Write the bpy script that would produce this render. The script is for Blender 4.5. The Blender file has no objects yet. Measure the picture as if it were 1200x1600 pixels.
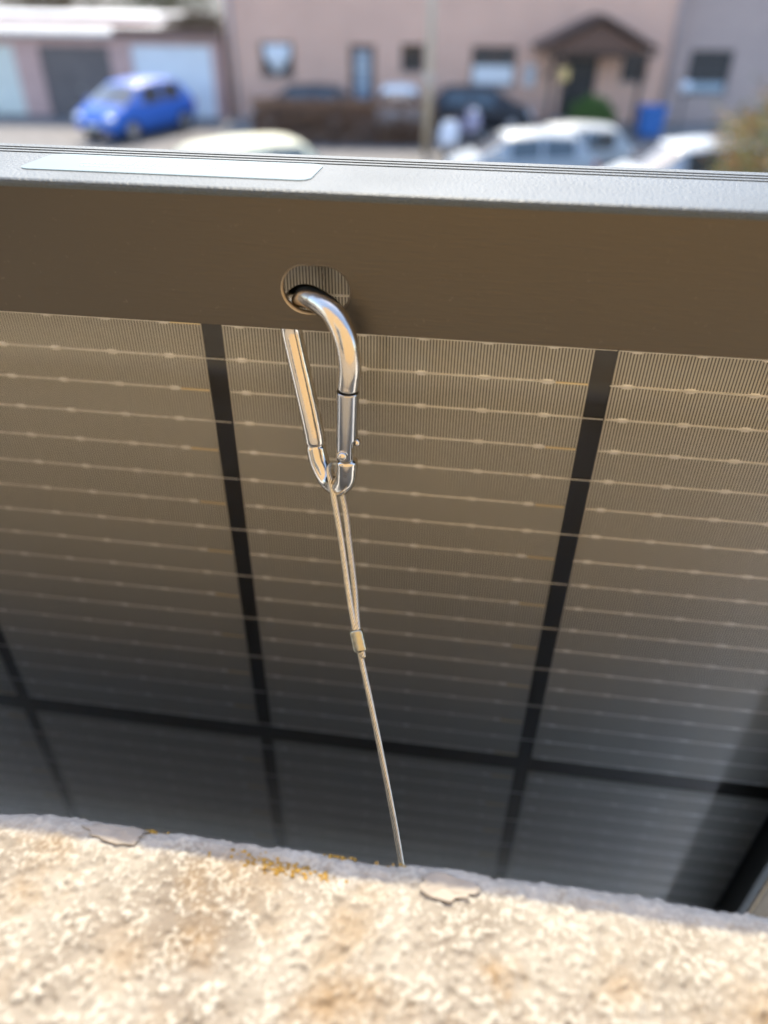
import bpy, bmesh, math, random
import numpy as np
from mathutils import Vector, Matrix, noise
random.seed(7); rng = np.random.default_rng(7)
C = bpy.context.scene.collection
S = bpy.context.scene
D2R = math.radians

# ------------------------------------------------------------------ camera, sky, sun, exposure
# the balcony panel is the reference frame, in millimetres: u along the rail, v down, n out from the balcony
def P(u, v, n): return Vector((u, n, -v)) / 1000.0
CAM = P(77.74, -80.47, -206.78)
EYE = 4.65                                   # metres from the street up to the lens
cam = bpy.data.cameras.new('camera'); camo = bpy.data.objects.new('camera', cam); C.objects.link(camo)
rx = Vector((0.990796, 0.134914, 0.011019)); ry = Vector((0.088355, -0.582905, -0.807722)); rz = Vector((-0.102550, 0.801261, -0.589460))
M = Matrix((rx, -ry, -rz)).transposed().to_4x4(); M.translation = CAM
camo.matrix_world = M
cam.sensor_fit = 'VERTICAL'; cam.sensor_height = 36; cam.lens = 36 * 1141.46 / 1600
cam.clip_start = 0.005; cam.clip_end = 3000
cam.dof.use_dof = True; cam.dof.focus_distance = 0.200; cam.dof.aperture_fstop = cam.lens / 4.4
cam.dof.aperture_blades = 0
S.camera = camo

SUN_EL, SUN_AZ = 51.5, -12.0                  # azimuth to the right of straight out from the balcony
w = bpy.data.worlds.new('World'); S.world = w; w.use_nodes = True
wn = w.node_tree; bg = wn.nodes['Background']
sky = wn.nodes.new('ShaderNodeTexSky'); sky.sky_type = 'NISHITA'; sky.sun_disc = False
sky.sun_elevation = D2R(SUN_EL); sky.sun_rotation = D2R(SUN_AZ); sky.air_density = 1.0; sky.dust_density = 1.5
wn.links.new(sky.outputs[0], bg.inputs[0]); bg.inputs[1].default_value = 0.15
sd = bpy.data.lights.new('sun', 'SUN'); sd.energy = 2.05; sd.angle = D2R(0.53); sd.color = (1.0, 0.86, 0.62)
so = bpy.data.objects.new('sun', sd); C.objects.link(so)
tosun = Vector((math.sin(D2R(SUN_AZ)) * math.cos(D2R(SUN_EL)), math.cos(D2R(SUN_AZ)) * math.cos(D2R(SUN_EL)), math.sin(D2R(SUN_EL))))
so.rotation_euler = tosun.to_track_quat('Z', 'Y').to_euler(); so.location = (3, 4, 6)
S.cycles.use_denoising = True
S.view_settings.view_transform = 'Standard'; S.view_settings.look = 'None'
S.view_settings.gamma = 1; S.view_settings.use_curve_mapping = False
S.view_settings.exposure = 1.85

# ------------------------------------------------------------------ materials
def lin(c): return tuple((x / 12.92 if x <= 0.04045 else ((x + 0.055) / 1.055) ** 2.4) for x in c)
MATS = {}
def mat(name, col, rough=0.6, metal=0.0, var=0.0, scale=20.0, bump=0.0, bscale=None, spec=0.5, coat=0.0, trans=0.0):
    if name in MATS: return MATS[name]
    m = bpy.data.materials.new(name); m.use_nodes = True; nt = m.node_tree; b = nt.nodes['Principled BSDF']
    b.inputs['Base Color'].default_value = (*col, 1); b.inputs['Roughness'].default_value = rough
    b.inputs['Metallic'].default_value = metal; b.inputs['Specular IOR Level'].default_value = spec
    b.inputs['Coat Weight'].default_value = coat; b.inputs['Coat Roughness'].default_value = 0.08
    if var or bump:
        tc = nt.nodes.new('ShaderNodeTexCoord')
        n1 = nt.nodes.new('ShaderNodeTexNoise'); n1.inputs['Scale'].default_value = scale; n1.inputs['Detail'].default_value = 6
        nt.links.new(tc.outputs['Object'], n1.inputs['Vector'])
        if var:
            r = nt.nodes.new('ShaderNodeValToRGB'); e = r.color_ramp.elements
            e[0].position = .3; e[1].position = .7
            e[0].color = (*[c * (1 - var) for c in col], 1); e[1].color = (*[min(1, c * (1 + var)) for c in col], 1)
            nt.links.new(n1.outputs['Fac'], r.inputs[0]); nt.links.new(r.outputs[0], b.inputs['Base Color'])
        if bump:
            n2 = nt.nodes.new('ShaderNodeTexNoise'); n2.inputs['Scale'].default_value = bscale or scale * 4; n2.inputs['Detail'].default_value = 4
            nt.links.new(tc.outputs['Object'], n2.inputs['Vector'])
            bp = nt.nodes.new('ShaderNodeBump'); bp.inputs['Strength'].default_value = bump; bp.inputs['Distance'].default_value = 0.3 / (bscale or scale * 4)
            nt.links.new(n2.outputs['Fac'], bp.inputs['Height']); nt.links.new(bp.outputs[0], b.inputs['Normal'])
    MATS[name] = m
    return m
def bsdf(m): return m.node_tree.nodes['Principled BSDF']

# ------------------------------------------------------------------ object helpers
def tag(o, label=None, cat=None, group=None, kind=None):
    if label: o['label'] = label
    if cat: o['category'] = cat
    if group: o['group'] = group
    if kind: o['kind'] = kind
    return o
def empty(name, loc, rz=0.0, label=None, cat=None, group=None):
    o = bpy.data.objects.new(name, None); o.location = loc; o.rotation_euler = (0, 0, rz); o.empty_display_size = 0.05
    C.objects.link(o); return tag(o, label, cat, group, 'thing' if label else None)
def mesh_from(name, verts, faces, material=None, parent=None, smooth=False):
    me = bpy.data.meshes.new(name); me.from_pydata([tuple(v) for v in verts], [], faces); me.update()
    if smooth:
        for p in me.polygons: p.use_smooth = True
    return link(name, me, material, parent)
def link(name, me, material=None, parent=None):
    o = bpy.data.objects.new(name, me); C.objects.link(o)
    if material is not None and not me.materials: me.materials.append(material)
    if parent is not None: o.parent = parent
    return o
def bm_obj(name, bm, material=None, parent=None, smooth=False):
    me = bpy.data.meshes.new(name)
    bmesh.ops.recalc_face_normals(bm, faces=bm.faces[:])
    bm.to_mesh(me); bm.free()
    if smooth:
        for p in me.polygons: p.use_smooth = True
    return link(name, me, material, parent)
def box(bm, x0, x1, y0, y1, z0, z1, bev=0.0):
    r = bmesh.ops.create_cube(bm, size=1.0)
    vs = r['verts']
    bmesh.ops.scale(bm, vec=(abs(x1 - x0), abs(y1 - y0), abs(z1 - z0)), verts=vs)
    bmesh.ops.translate(bm, vec=((x0 + x1) / 2, (y0 + y1) / 2, (z0 + z1) / 2), verts=vs)
    if bev:
        es = list({e for v in vs for e in v.link_edges})
        bmesh.ops.bevel(bm, geom=es, offset=bev, segments=2, affect='EDGES', profile=0.6)
    return vs
def boxo(name, parent, material, dims, bev=0.0):
    bm = bmesh.new(); box(bm, *dims, bev=bev); return bm_obj(name, bm, material, parent)
def catmull(pts, n):
    pts = [Vector(p) for p in pts]; out = []
    ext = [pts[0] * 2 - pts[1]] + pts + [pts[-1] * 2 - pts[-2]]
    for i in range(1, len(ext) - 2):
        p0, p1, p2, p3 = ext[i - 1:i + 3]
        for k in range(n):
            t = k / n
            out.append(0.5 * ((2 * p1) + (p2 - p0) * t + (2 * p0 - 5 * p1 + 4 * p2 - p3) * t * t + (3 * p1 - p0 - 3 * p2 + p3) * t ** 3))
    out.append(pts[-1].copy()); return out
def resample(path, step):
    L = [0.0]
    for a, b in zip(path, path[1:]): L.append(L[-1] + (b - a).length)
    n = max(2, int(L[-1] / step)); out = []; j = 0
    for i in range(n + 1):
        s = L[-1] * i / n
        while j < len(L) - 2 and L[j + 1] < s: j += 1
        t = (s - L[j]) / max(1e-12, L[j + 1] - L[j]); out.append(path[j].lerp(path[j + 1], t))
    return out, L[-1]
def frames(path):
    fr = []; t = (path[1] - path[0]).normalized(); nrm = t.orthogonal().normalized()
    for i, p in enumerate(path):
        a = path[max(0, i - 1)]; b = path[min(len(path) - 1, i + 1)]
        t2 = (b - a).normalized(); q = t.rotation_difference(t2); nrm = (q @ nrm); nrm = (nrm - t2 * nrm.dot(t2)).normalized(); t = t2
        fr.append((p, t, nrm, t.cross(nrm)))
    return fr
def tube(path, rad, seg=12, caps=True):
    fr = frames(path); v = []; f = []
    for i, (p, t, a, b) in enumerate(fr):
        r = rad(i / (len(fr) - 1)) if callable(rad) else rad
        for k in range(seg):
            th = 2 * math.pi * k / seg; v.append(p + a * (r * math.cos(th)) + b * (r * math.sin(th)))
    for i in range(len(fr) - 1):
        for k in range(seg):
            f.append((i * seg + k, i * seg + (k + 1) % seg, (i + 1) * seg + (k + 1) % seg, (i + 1) * seg + k))
    if caps: f.append(tuple(range(seg))[::-1]); f.append(tuple((len(fr) - 1) * seg + k for k in range(seg)))
    return v, f
def tubeo(name, parent, material, path, rad, seg=12):
    v, f = tube([Vector(p) for p in path], rad, seg); return mesh_from(name, v, f, material, parent, smooth=True)
def cyl(bm, c, axis, r, h, seg=20, r2=None):
    q = Vector((0, 0, 1)).rotation_difference(Vector(axis).normalized()).to_matrix().to_4x4(); q.translation = Vector(c)
    return bmesh.ops.create_cone(bm, cap_ends=True, segments=seg, radius1=r, radius2=r if r2 is None else r2, depth=h, matrix=q)['verts']

# ------------------------------------------------------------------ street frame: r to the right, d away, h up from the ground
FW = Vector((-0.12695, 0.99191, 0)); RT = Vector((0.99191, 0.12695, 0)); YAW = math.atan2(RT.y, RT.x)
G0 = Vector((CAM.x, CAM.y, CAM.z - EYE))
def G(r, d, h=0.0): return G0 + RT * r + FW * d + Vector((0, 0, h))

# ------------------------------------------------------------------ ground
asph = mat('asphalt', (0.15, 0.145, 0.14), 0.85, var=.35, scale=3, bump=.4, bscale=60)
paveM = mat('paving', (0.20, 0.19, 0.18), 0.85, var=.25, scale=4, bump=.3)
bm = bmesh.new(); bmesh.ops.create_grid(bm, x_segments=8, y_segments=8, size=900)
g = bm_obj('ground', bm, asph); g.location = G0; tag(g, 'grey asphalt ground of the parking yard', kind='structure')
fy = empty('pavement', G(0, 0), YAW); tag(fy, 'pale paved strip along the brick house', kind='structure')
boxo('kerb', fy, mat('kerb', (0.28, 0.27, 0.26), .8, var=.2), (-6.3, 25, 30.6, 30.75, 0, .12), .01)
# slabs of the pavement, each its own piece
slab_me = None
for i in range(26):
    for j in range(2):
        if slab_me is None:
            o = boxo('paving_slab', fy, paveM, (-.597, .597, -.547, .547, 0, .115), .008); slab_me = o.data
        else: o = link('paving_slab', slab_me, None, fy)
        o.location = (-5.7 + i * 1.2, 31.31 + j * 1.1, random.uniform(-.004, .004))

# ------------------------------------------------------------------ brick house across the yard
def brick_mat(name, c1, c2, mortar):
    m = bpy.data.materials.new(name); m.use_nodes = True; nt = m.node_tree; b = nt.nodes['Principled BSDF']
    tc = nt.nodes.new('ShaderNodeTexCoord'); mp = nt.nodes.new('ShaderNodeMapping'); mp.inputs['Rotation'].default_value = (math.pi / 2, 0, 0)
    nt.links.new(tc.outputs['Object'], mp.inputs[0])
    br = nt.nodes.new('ShaderNodeTexBrick'); nt.links.new(mp.outputs[0], br.inputs[0])
    br.inputs['Color1'].default_value = (*c1, 1); br.inputs['Color2'].default_value = (*c2, 1); br.inputs['Mortar'].default_value = (*mortar, 1)
    br.inputs['Scale'].default_value = 1; br.inputs['Brick Width'].default_value = .25; br.inputs['Row Height'].default_value = .075; br.inputs['Mortar Size'].default_value = .012
    no = nt.nodes.new('ShaderNodeTexNoise'); no.inputs['Scale'].default_value = .8; no.inputs['Detail'].default_value = 8
    nt.links.new(tc.outputs['Object'], no.inputs[0])
    mx = nt.nodes.new('ShaderNodeMix'); mx.data_type = 'RGBA'; mx.blend_type = 'MULTIPLY'; mx.inputs[0].default_value = .6
    rp = nt.nodes.new('ShaderNodeValToRGB'); rp.color_ramp.elements[0].color = (.62, .6, .6, 1); rp.color_ramp.elements[1].color = (1.1, 1.05, 1, 1)
    nt.links.new(no.outputs['Fac'], rp.inputs[0]); nt.links.new(br.outputs['Color'], mx.inputs[6]); nt.links.new(rp.outputs[0], mx.inputs[7])
    nt.links.new(mx.outputs[2], b.inputs['Base Color']); b.inputs['Roughness'].default_value = .9
    bp = nt.nodes.new('ShaderNodeBump'); bp.inputs['Strength'].default_value = .6; bp.inputs['Distance'].default_value = .01; bp.invert = True
    nt.links.new(br.outputs['Fac'], bp.inputs['Height']); nt.links.new(bp.outputs[0], b.inputs['Normal'])
    return m
brickM = brick_mat('pink_brick', (0.82, 0.485, 0.36), (0.75, 0.41, 0.29), (0.76, 0.58, 0.48))
brickG = brick_mat('grey_brick', (0.54, 0.40, 0.36), (0.46, 0.33, 0.30), (0.54, 0.46, 0.42))
glassM = mat('window_glass', (0.02, 0.028, 0.035), .06, spec=.8)
whiteM = mat('white_paint', (0.78, 0.78, 0.77), .5)
darkW = mat('dark_timber', (0.045, 0.028, 0.02), .6, var=.3, scale=8)
brownW = mat('brown_timber', (0.13, 0.065, 0.042), .6, var=.3, scale=8)
curtM = mat('white_curtain', (0.75, 0.76, 0.78), .9, var=.08, scale=14)
roofM = mat('roof_tile', (0.11, 0.075, 0.062), .8, var=.35, scale=6)

def wall_open(x0, x1, z0, z1, ops, y0, y1):
    bm = bmesh.new()
    xs = sorted({x0, x1, *[a for o in ops for a in o[:2]]}); zs = sorted({z0, z1, *[a for o in ops for a in o[2:4]]})
    def solid(i, j):
        if not (0 <= i < len(xs) - 1 and 0 <= j < len(zs) - 1): return False
        cx = (xs[i] + xs[i + 1]) / 2; cz = (zs[j] + zs[j + 1]) / 2
        return not any(o[0] < cx < o[1] and o[2] < cz < o[3] for o in ops)
    V = {}
    def vv(x, y, z):
        k = (round(x, 4), round(y, 4), round(z, 4))
        if k not in V: V[k] = bm.verts.new(k)
        return V[k]
    for i in range(len(xs) - 1):
        for j in range(len(zs) - 1):
            if not solid(i, j): continue
            a, b, c, d = xs[i], xs[i + 1], zs[j], zs[j + 1]
            bm.faces.new([vv(a, y0, c), vv(b, y0, c), vv(b, y0, d), vv(a, y0, d)]); bm.faces.new([vv(a, y1, c), vv(a, y1, d), vv(b, y1, d), vv(b, y1, c)])
            if not solid(i - 1, j): bm.faces.new([vv(a, y0, c), vv(a, y0, d), vv(a, y1, d), vv(a, y1, c)])
            if not solid(i + 1, j): bm.faces.new([vv(b, y0, c), vv(b, y1, c), vv(b, y1, d), vv(b, y0, d)])
            if not solid(i, j - 1): bm.faces.new([vv(a, y0, c), vv(a, y1, c), vv(b, y1, c), vv(b, y0, c)])
            if not solid(i, j + 1): bm.faces.new([vv(a, y0, d), vv(b, y0, d), vv(b, y1, d), vv(a, y1, d)])
    return bm
def window(parent, x0, x1, z0, z1, frame, bars=(), hbars=(), fw=.07, y=.1, label=None):
    f = bmesh.new()
    box(f, x0, x0 + fw, y, y + .08, z0, z1); box(f, x1 - fw, x1, y, y + .08, z0, z1)
    box(f, x0 + fw, x1 - fw, y, y + .08, z0, z0 + fw); box(f, x0 + fw, x1 - fw, y, y + .08, z1 - fw, z1)
    for b in bars: box(f, b - .025, b + .025, y + .003, y + .077, z0 + fw, z1 - fw)
    for b in hbars: box(f, x0 + fw, x1 - fw, y + .006, y + .074, b - .025, b + .025)
    o = bm_obj('window', f, frame, parent)
    if label: o['label'] = label
    boxo('pane', o, glassM, (x0 + fw, x1 - fw, y + .03, y + .05, z0 + fw, z1 - fw))
    boxo('sill', o, mat('sill', (.35, .3, .28), .8), (x0 - .05, x1 + .05, -.06, y - .002, z0 - .06, z0 - .003))
    return o
HX0, HX1 = -6.25, 10.85
house = empty('brick_house', G(0, 33), YAW, 'pink brick house with a small gabled porch over its dark front door', 'house')
ops = [(-5.0, -3.72, 1.53, 2.66), (-1.58, -.58, .12, 2.62), (.42, 1.3, 1.76, 2.66), (3.13, 4.86, 1.28, 2.62), (6.7, 8.05, .12, 2.3), (8.95, 9.95, 1.52, 2.5)]
bm_obj('wall', wall_open(HX0, HX1, 0, 6.6, ops, 0, .3), brickM, house)
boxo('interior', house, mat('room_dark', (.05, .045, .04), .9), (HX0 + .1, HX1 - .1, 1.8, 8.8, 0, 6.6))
wn1 = window(house, -5.0, -3.72, 1.53, 2.66, brownW, label='window with a white curtain cut to a point')
# curtain with a pointed lower hem, gently pleated
v = []; f = []
for i in range(25):
    t = i / 24; x = -4.86 + 1.0 * t; low = 1.62 + .62 * abs(2 * t - 1) ** 1.5
    for k in range(2): v.append((x, .075 + .012 * math.sin(t * 60), 2.585 if k == 0 else low))
for i in range(24): f.append((2 * i, 2 * i + 1, 2 * i + 3, 2 * i + 2))
cu = mesh_from('curtain', v, f, curtM, wn1, True); cu.modifiers.new('s', 'SOLIDIFY').thickness = .006
dr = boxo('side_door', house, brownW, (-1.58, -.58, .1, .16, .12, 2.62)); dr['label'] = 'narrow side door with a bluish glass panel'
boxo('door_glass', dr, mat('door_glass', (.30, .36, .42), .25, spec=.8), (-1.36, -.78, .085, .097, .75, 2.42))
for z in (1.25, 1.8): boxo('glazing_bar', dr, whiteM, (-1.36, -.78, .07, .083, z - .02, z + .02))
boxo('handle', dr, mat('steel_dull', (.5, .5, .5), .35, 1), (-.7, -.66, .05, .097, 1.05, 1.2))
window(house, .42, 1.3, 1.76, 2.66, darkW, bars=(.71, 1.0), hbars=(2.2,))
w3 = window(house, 3.13, 4.86, 1.28, 2.62, brownW, bars=(4.0,), hbars=(2.2,), label='wide window with a white lower blind')
boxo('blind', w3, curtM, (3.22, 4.78, .07, .09, 1.36, 1.98))
d2 = boxo('front_door', house, mat('door_dark', (.018, .016, .018), .4), (6.7, 8.05, .12, .18, .12, 2.3))
for k in range(3): boxo('door_panel', d2, mat('door_dark2', (.03, .026, .028), .4), (6.85, 7.9, .09, .118, .3 + k * .65, .8 + k * .65), .01)
boxo('handle', d2, mat('steel_dull', (.5, .5, .5), .35, 1), (6.78, 6.82, .06, .118, 1.05, 1.2))
window(house, 8.95, 9.95, 1.52, 2.5, darkW, bars=(9.45,))
boxo('doorstep', house, mat('step', (.3, .28, .26), .8), (6.4, 8.35, -1.1, -.002, .118, .26), .01)
# porch: gabled roof on two posts
porch = boxo('porch_beam', house, darkW, (5.75, 9.75, -1.45, -1.3, 2.42, 2.58)); porch['label'] = 'front beam of the gabled porch'
for s in (-1, 1):
    a = math.atan2(1.02, 2.25); L = 2.45
    rf = bmesh.new(); box(rf, 0, L, -1.6, -.003, -.05, .02)
    ro = bm_obj('porch_roof', rf, darkW, house)
    ro.matrix_local = Matrix.Translation((7.6 , 0, 3.66)) @ (Matrix.Rotation(a, 4, 'Y') if s > 0 else Matrix.Scale(-1, 4, (1, 0, 0)) @ Matrix.Rotation(a, 4, 'Y'))
    tile_me = None
    for i in range(9):
        for j in range(5):
            if tile_me is None:
                t = boxo('roof_tile', ro, roofM, (-.002, .27, -.155, .155, 0, .035), .006); tile_me = t.data
            else: t = link('roof_tile', tile_me, None, ro)
            t.location = (.03 + i * .265, -1.44 + j * .316, .024 + random.uniform(0, .006)); t.rotation_euler = (0, -.05, 0)
    boxo('porch_post', house, darkW, (6.0, 6.12, -1.44, -1.31, 0.12, 2.42)) if s < 0 else boxo('porch_post', house, darkW, (9.3, 9.42, -1.44, -1.31, .12, 2.42))
    x = 7.6 + s * 1.85
    tubeo('porch_brace', house, darkW, [(x - s * .05, -1.37, 1.75), (x - s * .6, -1.37, 2.45)], .05, 6)
gb = bmesh.new(); vs = [gb.verts.new(p) for p in ((5.9, -1.38, 2.6), (9.3, -1.38, 2.6), (7.6, -1.38, 3.42))]
fc = gb.faces.new(vs); r = bmesh.ops.extrude_face_region(gb, geom=[fc]); bmesh.ops.translate(gb, vec=(0, .06, 0), verts=[e for e in r['geom'] if isinstance(e, bmesh.types.BMVert)])
bm_obj('gable_board', gb, brownW, house)
tubeo('downpipe', house, mat('zinc', (.32, .31, .33), .5, .3), [(HX0 + .22, -.07, 0), (HX0 + .22, -.07, 6.5)], .055, 10)
tubeo('downpipe', house, mat('zinc', (.32, .31, .33), .5, .3), [(HX1 - .1, -.07, 0), (HX1 - .1, -.07, 6.5)], .05, 10)
boxo('eaves', house, darkW, (HX0 - .2, HX1 + .05, -.5, .2, 6.605, 6.8))
rb = bmesh.new(); vv_ = [rb.verts.new(p) for p in ((HX0 - .2, -.5, 6.8), (HX1, -.5, 6.8), (HX1, 4.5, 8.8), (HX0 - .2, 4.5, 8.8), (HX0 - .2, 9.5, 6.8), (HX1, 9.5, 6.8))]
for q in ((0, 1, 2, 3), (3, 2, 5, 4), (0, 3, 4), (1, 5, 2)): rb.faces.new([vv_[i] for i in q])
bm_obj('roof', rb, roofM, house)
# letter box and lantern by the porch belong to the wall
mb = boxo('letter_box', house, mat('pale_metal', (.62, .63, .66), .4), (5.22, 5.62, -.16, -.003, 1.33, 2.03), .02)
boxo('flap', mb, mat('grey_flap', (.2, .2, .22), .4), (5.27, 5.57, -.175, -.162, 1.72, 1.80))
lan = empty('wall_lantern', (0, 0, 0)); lan.parent = house
boxo('lamp_glass', lan, mat('amber_glass', (.72, .5, .2), .3), (6.26, 6.6, -1.72, -1.46, 1.66, 2.1), .05)
boxo('lamp_cap', lan, darkW, (6.22, 6.64, -1.76, -1.45, 2.103, 2.18), .02)
boxo('lamp_bracket', lan, darkW, (6.13, 6.4, -1.42, -1.38, 2.19, 2.23))

wing = empty('grey_house', G(0, 33.7), YAW, 'greyer brick neighbouring house at the right with one dark window', 'house')
bm_obj('wall', wall_open(HX1 + .02, 22, 0, 6.9, [(11.75, 13.45, 1.05, 2.55), (16, 17.6, 1.1, 2.55)], 0, .3), brickG, wing)
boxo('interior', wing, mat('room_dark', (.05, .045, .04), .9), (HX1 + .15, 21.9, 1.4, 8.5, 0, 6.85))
w4 = window(wing, 11.75, 13.45, 1.05, 2.55, mat('blue_frame', (.05, .06, .07), .4), hbars=(1.75,))
window(wing, 16, 17.6, 1.1, 2.55, whiteM, bars=(16.8,))
boxo('blind', w4, mat('blind_grey', (.35, .42, .47), .7), (11.84, 13.36, .07, .09, 1.13, 1.45))
rb = bmesh.new(); vv_ = [rb.verts.new(p) for p in ((HX1 + .03, -.5, 6.92), (22.2, -.5, 6.92), (22.2, 4.4, 9.0), (HX1 + .03, 4.4, 9.0), (HX1 + .03, 9.3, 6.92), (22.2, 9.3, 6.92))]
for q in ((0, 1, 2, 3), (3, 2, 5, 4), (0, 3, 4), (1, 5, 2)): rb.faces.new([vv_[i] for i in q])
bm_obj('roof', rb, roofM, wing)

# ------------------------------------------------------------------ garages
pinkR = mat('pink_render', (0.55, 0.36, 0.32), .85, var=.15, scale=3)
gar = empty('garage_row', G(0, 33), YAW + D2R(-2), 'low flat roofed row of garages with white and brown doors', 'garage')
gops = [(-17.3, -14.75, 0, 2.42), (-13.75, -10.95, 0, 2.42), (-10.1, -6.95, 0, 2.48)]
bm_obj('wall', wall_open(-20, -6.55, 0, 2.75, gops, 0, .25), pinkR, gar)
def gdoor(x0, x1, h, m, lab, n):
    d = boxo('garage_door', gar, m, (x0, x1, .12, .16, 0, h)); d['label'] = lab
    for k in range(n):
        a = x0 + .03 + (x1 - x0 - .06) * k / n; b = x0 + .03 + (x1 - x0 - .06) * (k + 1) / n
        boxo('door_rib', d, m, (a + .012, b - .012, .095, .118, .04, h - .04), .006)
    boxo('handle', d, mat('steel_dull', (.5, .5, .5), .35, 1), ((x0 + x1) / 2 - .06, (x0 + x1) / 2 + .06, .06, .09, .95, 1.0))
gdoor(-17.3, -14.75, 2.42, mat('door_cream', (.70, .72, .66), .5, var=.06, scale=2), 'pale greenish white garage door', 12)
gdoor(-13.75, -10.95, 2.42, mat('door_brown', (.15, .125, .12), .55, var=.15, scale=2), 'dark brown garage door', 12)
gdoor(-10.1, -6.95, 2.48, mat('door_white', (.76, .79, .83), .45, var=.05, scale=2), 'bright white garage door', 13)
boxo('roof_slab', gar, mat('roof_felt', (.32, .32, .33), .7, var=.3, scale=2), (-20.2, -10.6, -.35, 6, 2.755, 2.87))
boxo('roof_slab', gar, mat('roof_felt', (.32, .32, .33), .7, var=.3, scale=2), (-10.59, -6.5, -.3, 6, 2.755, 3.0))
boxo('roof_edge', gar, mat('alu_edge', (.62, .62, .62), .35, .6), (-20.25, -10.6, -.42, -.355, 2.78, 2.93))
boxo('roof_edge', gar, brownW, (-10.55, -6.45, -.36, -.305, 2.80, 3.06))
boxo('shell', gar, pinkR, (-19.95, -6.6, .5, 5.9, 0, 2.75))
shed = empty('rear_shed', G(0, 41), YAW, 'pale flat roof of a shed behind the garages', 'shed')
boxo('wall', shed, pinkR, (-24, -9.4, 0, 5, 0, 3.0)); boxo('roof', shed, mat('roof_pale', (.62, .63, .64), .5, var=.2, scale=1.5), (-24.2, -9.2, -.3, 5.2, 3.003, 3.14))

# ------------------------------------------------------------------ foliage helper
def leaves(name, n, sampler, size, m, parent=None, kind=None):
    pts = np.array([sampler() for _ in range(n)]); v = []; f = []
    for i, p in enumerate(pts):
        d = rng.normal(size=3); d /= np.linalg.norm(d); e = np.cross(d, rng.normal(size=3)); e /= np.linalg.norm(e)
        s = size * random.uniform(.6, 1.3); d = d * s; e = e * s * .55
        b = len(v); v += [p - d, p + e + d * .1, p + d, p - e + d * .1]; f.append((b, b + 1, b + 2, b + 3))
    o = mesh_from(name, v, f, m, parent)
    if kind: o['kind'] = kind
    return o
def leafmat(name, c, var=.5):
    m = mat(name, c, .7, var=var, scale=5); return m
hedge = empty('hedge', G(-1.55, 28.2), YAW, 'clipped brown winter hedge in front of the brick house', 'hedge')
def hs():
    while True:
        p = np.array([random.uniform(-3.1, 3.1), random.uniform(-.45, .45), random.uniform(0, 1.25)])
        if random.random() < .75:
            k = random.choice((0, 1, 2))
            if k == 0: p[1] = -.45 + random.gauss(0, .04)
            if k == 1: p[2] = 1.25 + random.gauss(0, .05)
        return p
leaves('foliage', 14000, hs, .05, leafmat('hedge_leaf', (.19, .108, .064), .55), hedge)
for i in range(13): tubeo('stem', hedge, brownW, [(-3 + i * .5, random.uniform(-.1, .1), 0), (-2.95 + i * .5, 0, .5), (-3 + i * .5 + random.uniform(-.1, .1), 0, 1.1)], lambda t: .03 - .015 * t, 6)
def blob(rx_, ry_, h):
    def s():
        d = rng.normal(size=3); d /= np.linalg.norm(d); r = random.uniform(.55, 1.0)
        r *= .85 + .25 * noise.noise(Vector(d * 2.3))
        return np.array([d[0] * rx_ * r, d[1] * ry_ * r, h / 2 + d[2] * h / 2 * r])
    return s
bush = empty('bush', G(7.35, 30.0), YAW, 'round green bush in front of the porch', 'bush')
leaves('foliage', 5000, blob(1.0, .75, 1.45), .05, leafmat('bush_leaf', (.08, .15, .03), .5), bush)
for i in range(5): tubeo('stem', bush, brownW, [(random.uniform(-.1, .1), 0, 0), (random.uniform(-.4, .4), random.uniform(-.2, .2), .7)], .02, 6)
sh = empty('shrub', G(9.05, 17.3), YAW, 'sprawling shrub with reddish and green leaves at the right edge', 'shrub')
def shs():
    x = random.uniform(-1.9, 2.6); top = 2.15 + (x + 1.9) * .85 + .25 * noise.noise(Vector((x * 2, 0, 0)))
    return np.array([x, random.gauss(0, .6), top * random.uniform(.15, 1) ** .7])
leaves('foliage', 6500, shs, .06, leafmat('shrub_leaf', (.20, .20, .06), .6), sh)
leaves('red_foliage', 4000, shs, .05, leafmat('shrub_red', (.44, .19, .06), .5), sh)
for i in range(12):
    a = random.uniform(-1.6, 2.3); tubeo('branch', sh, brownW, [(a * .3, 0, 0), (a * .7, random.uniform(-.3, .3), 1), (a, random.uniform(-.5, .5), 1.9 + a * .3)], lambda t: .03 - .02 * t, 6)
ivy = empty('ivy_bush', G(-7.6, 34.5), YAW, 'brown tangled ivy growing over the garage roof end', 'plant')
leaves('foliage', 3500, lambda: np.array([random.gauss(0, .55), random.gauss(0, .3), 2.95 + abs(random.gauss(0, .28)) ]), .06, leafmat('ivy_leaf', (.12, .085, .05), .5), ivy)
tubeo('stem', ivy, brownW, [(0.9, 0, 0), (.8, 0, 2.0), (.3, 0, 3.1)], lambda t: .05 - .03 * t, 7)
for k, (r_, d_, hh, lab) in enumerate([(-19.5, 50, 7, 'bare olive brown tree behind the garages at far left'), (-13.5, 53, 6.5, 'lower greenish tree rising behind the shed roof')]):
    t = empty('tree', G(r_, d_), YAW, lab, 'tree', 'trees behind the garages')
    tubeo('trunk', t, brownW, [(0, 0, 0), (.1, 0, 1.5), (0, .1, 3.2)], lambda q: .22 - .12 * q, 8)
    for i in range(6):
        a = i * 1.05; tubeo('limb', t, brownW, [(0, 0, 2.2 + i * .15), (math.cos(a) * 1.2, math.sin(a) * 1.2, 3.6), (math.cos(a) * 2.2, math.sin(a) * 2.2, 4.8)], lambda q: .08 - .06 * q, 6)
    leaves('crown', 6000, lambda: np.array([random.gauss(0, 1.9), random.gauss(0, 1.6), 4.2 + random.gauss(0, 1.2)]), .11, leafmat('tree_leaf%d' % k, ((.10, .085, .035), (.08, .10, .04))[k], .5), t)

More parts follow.
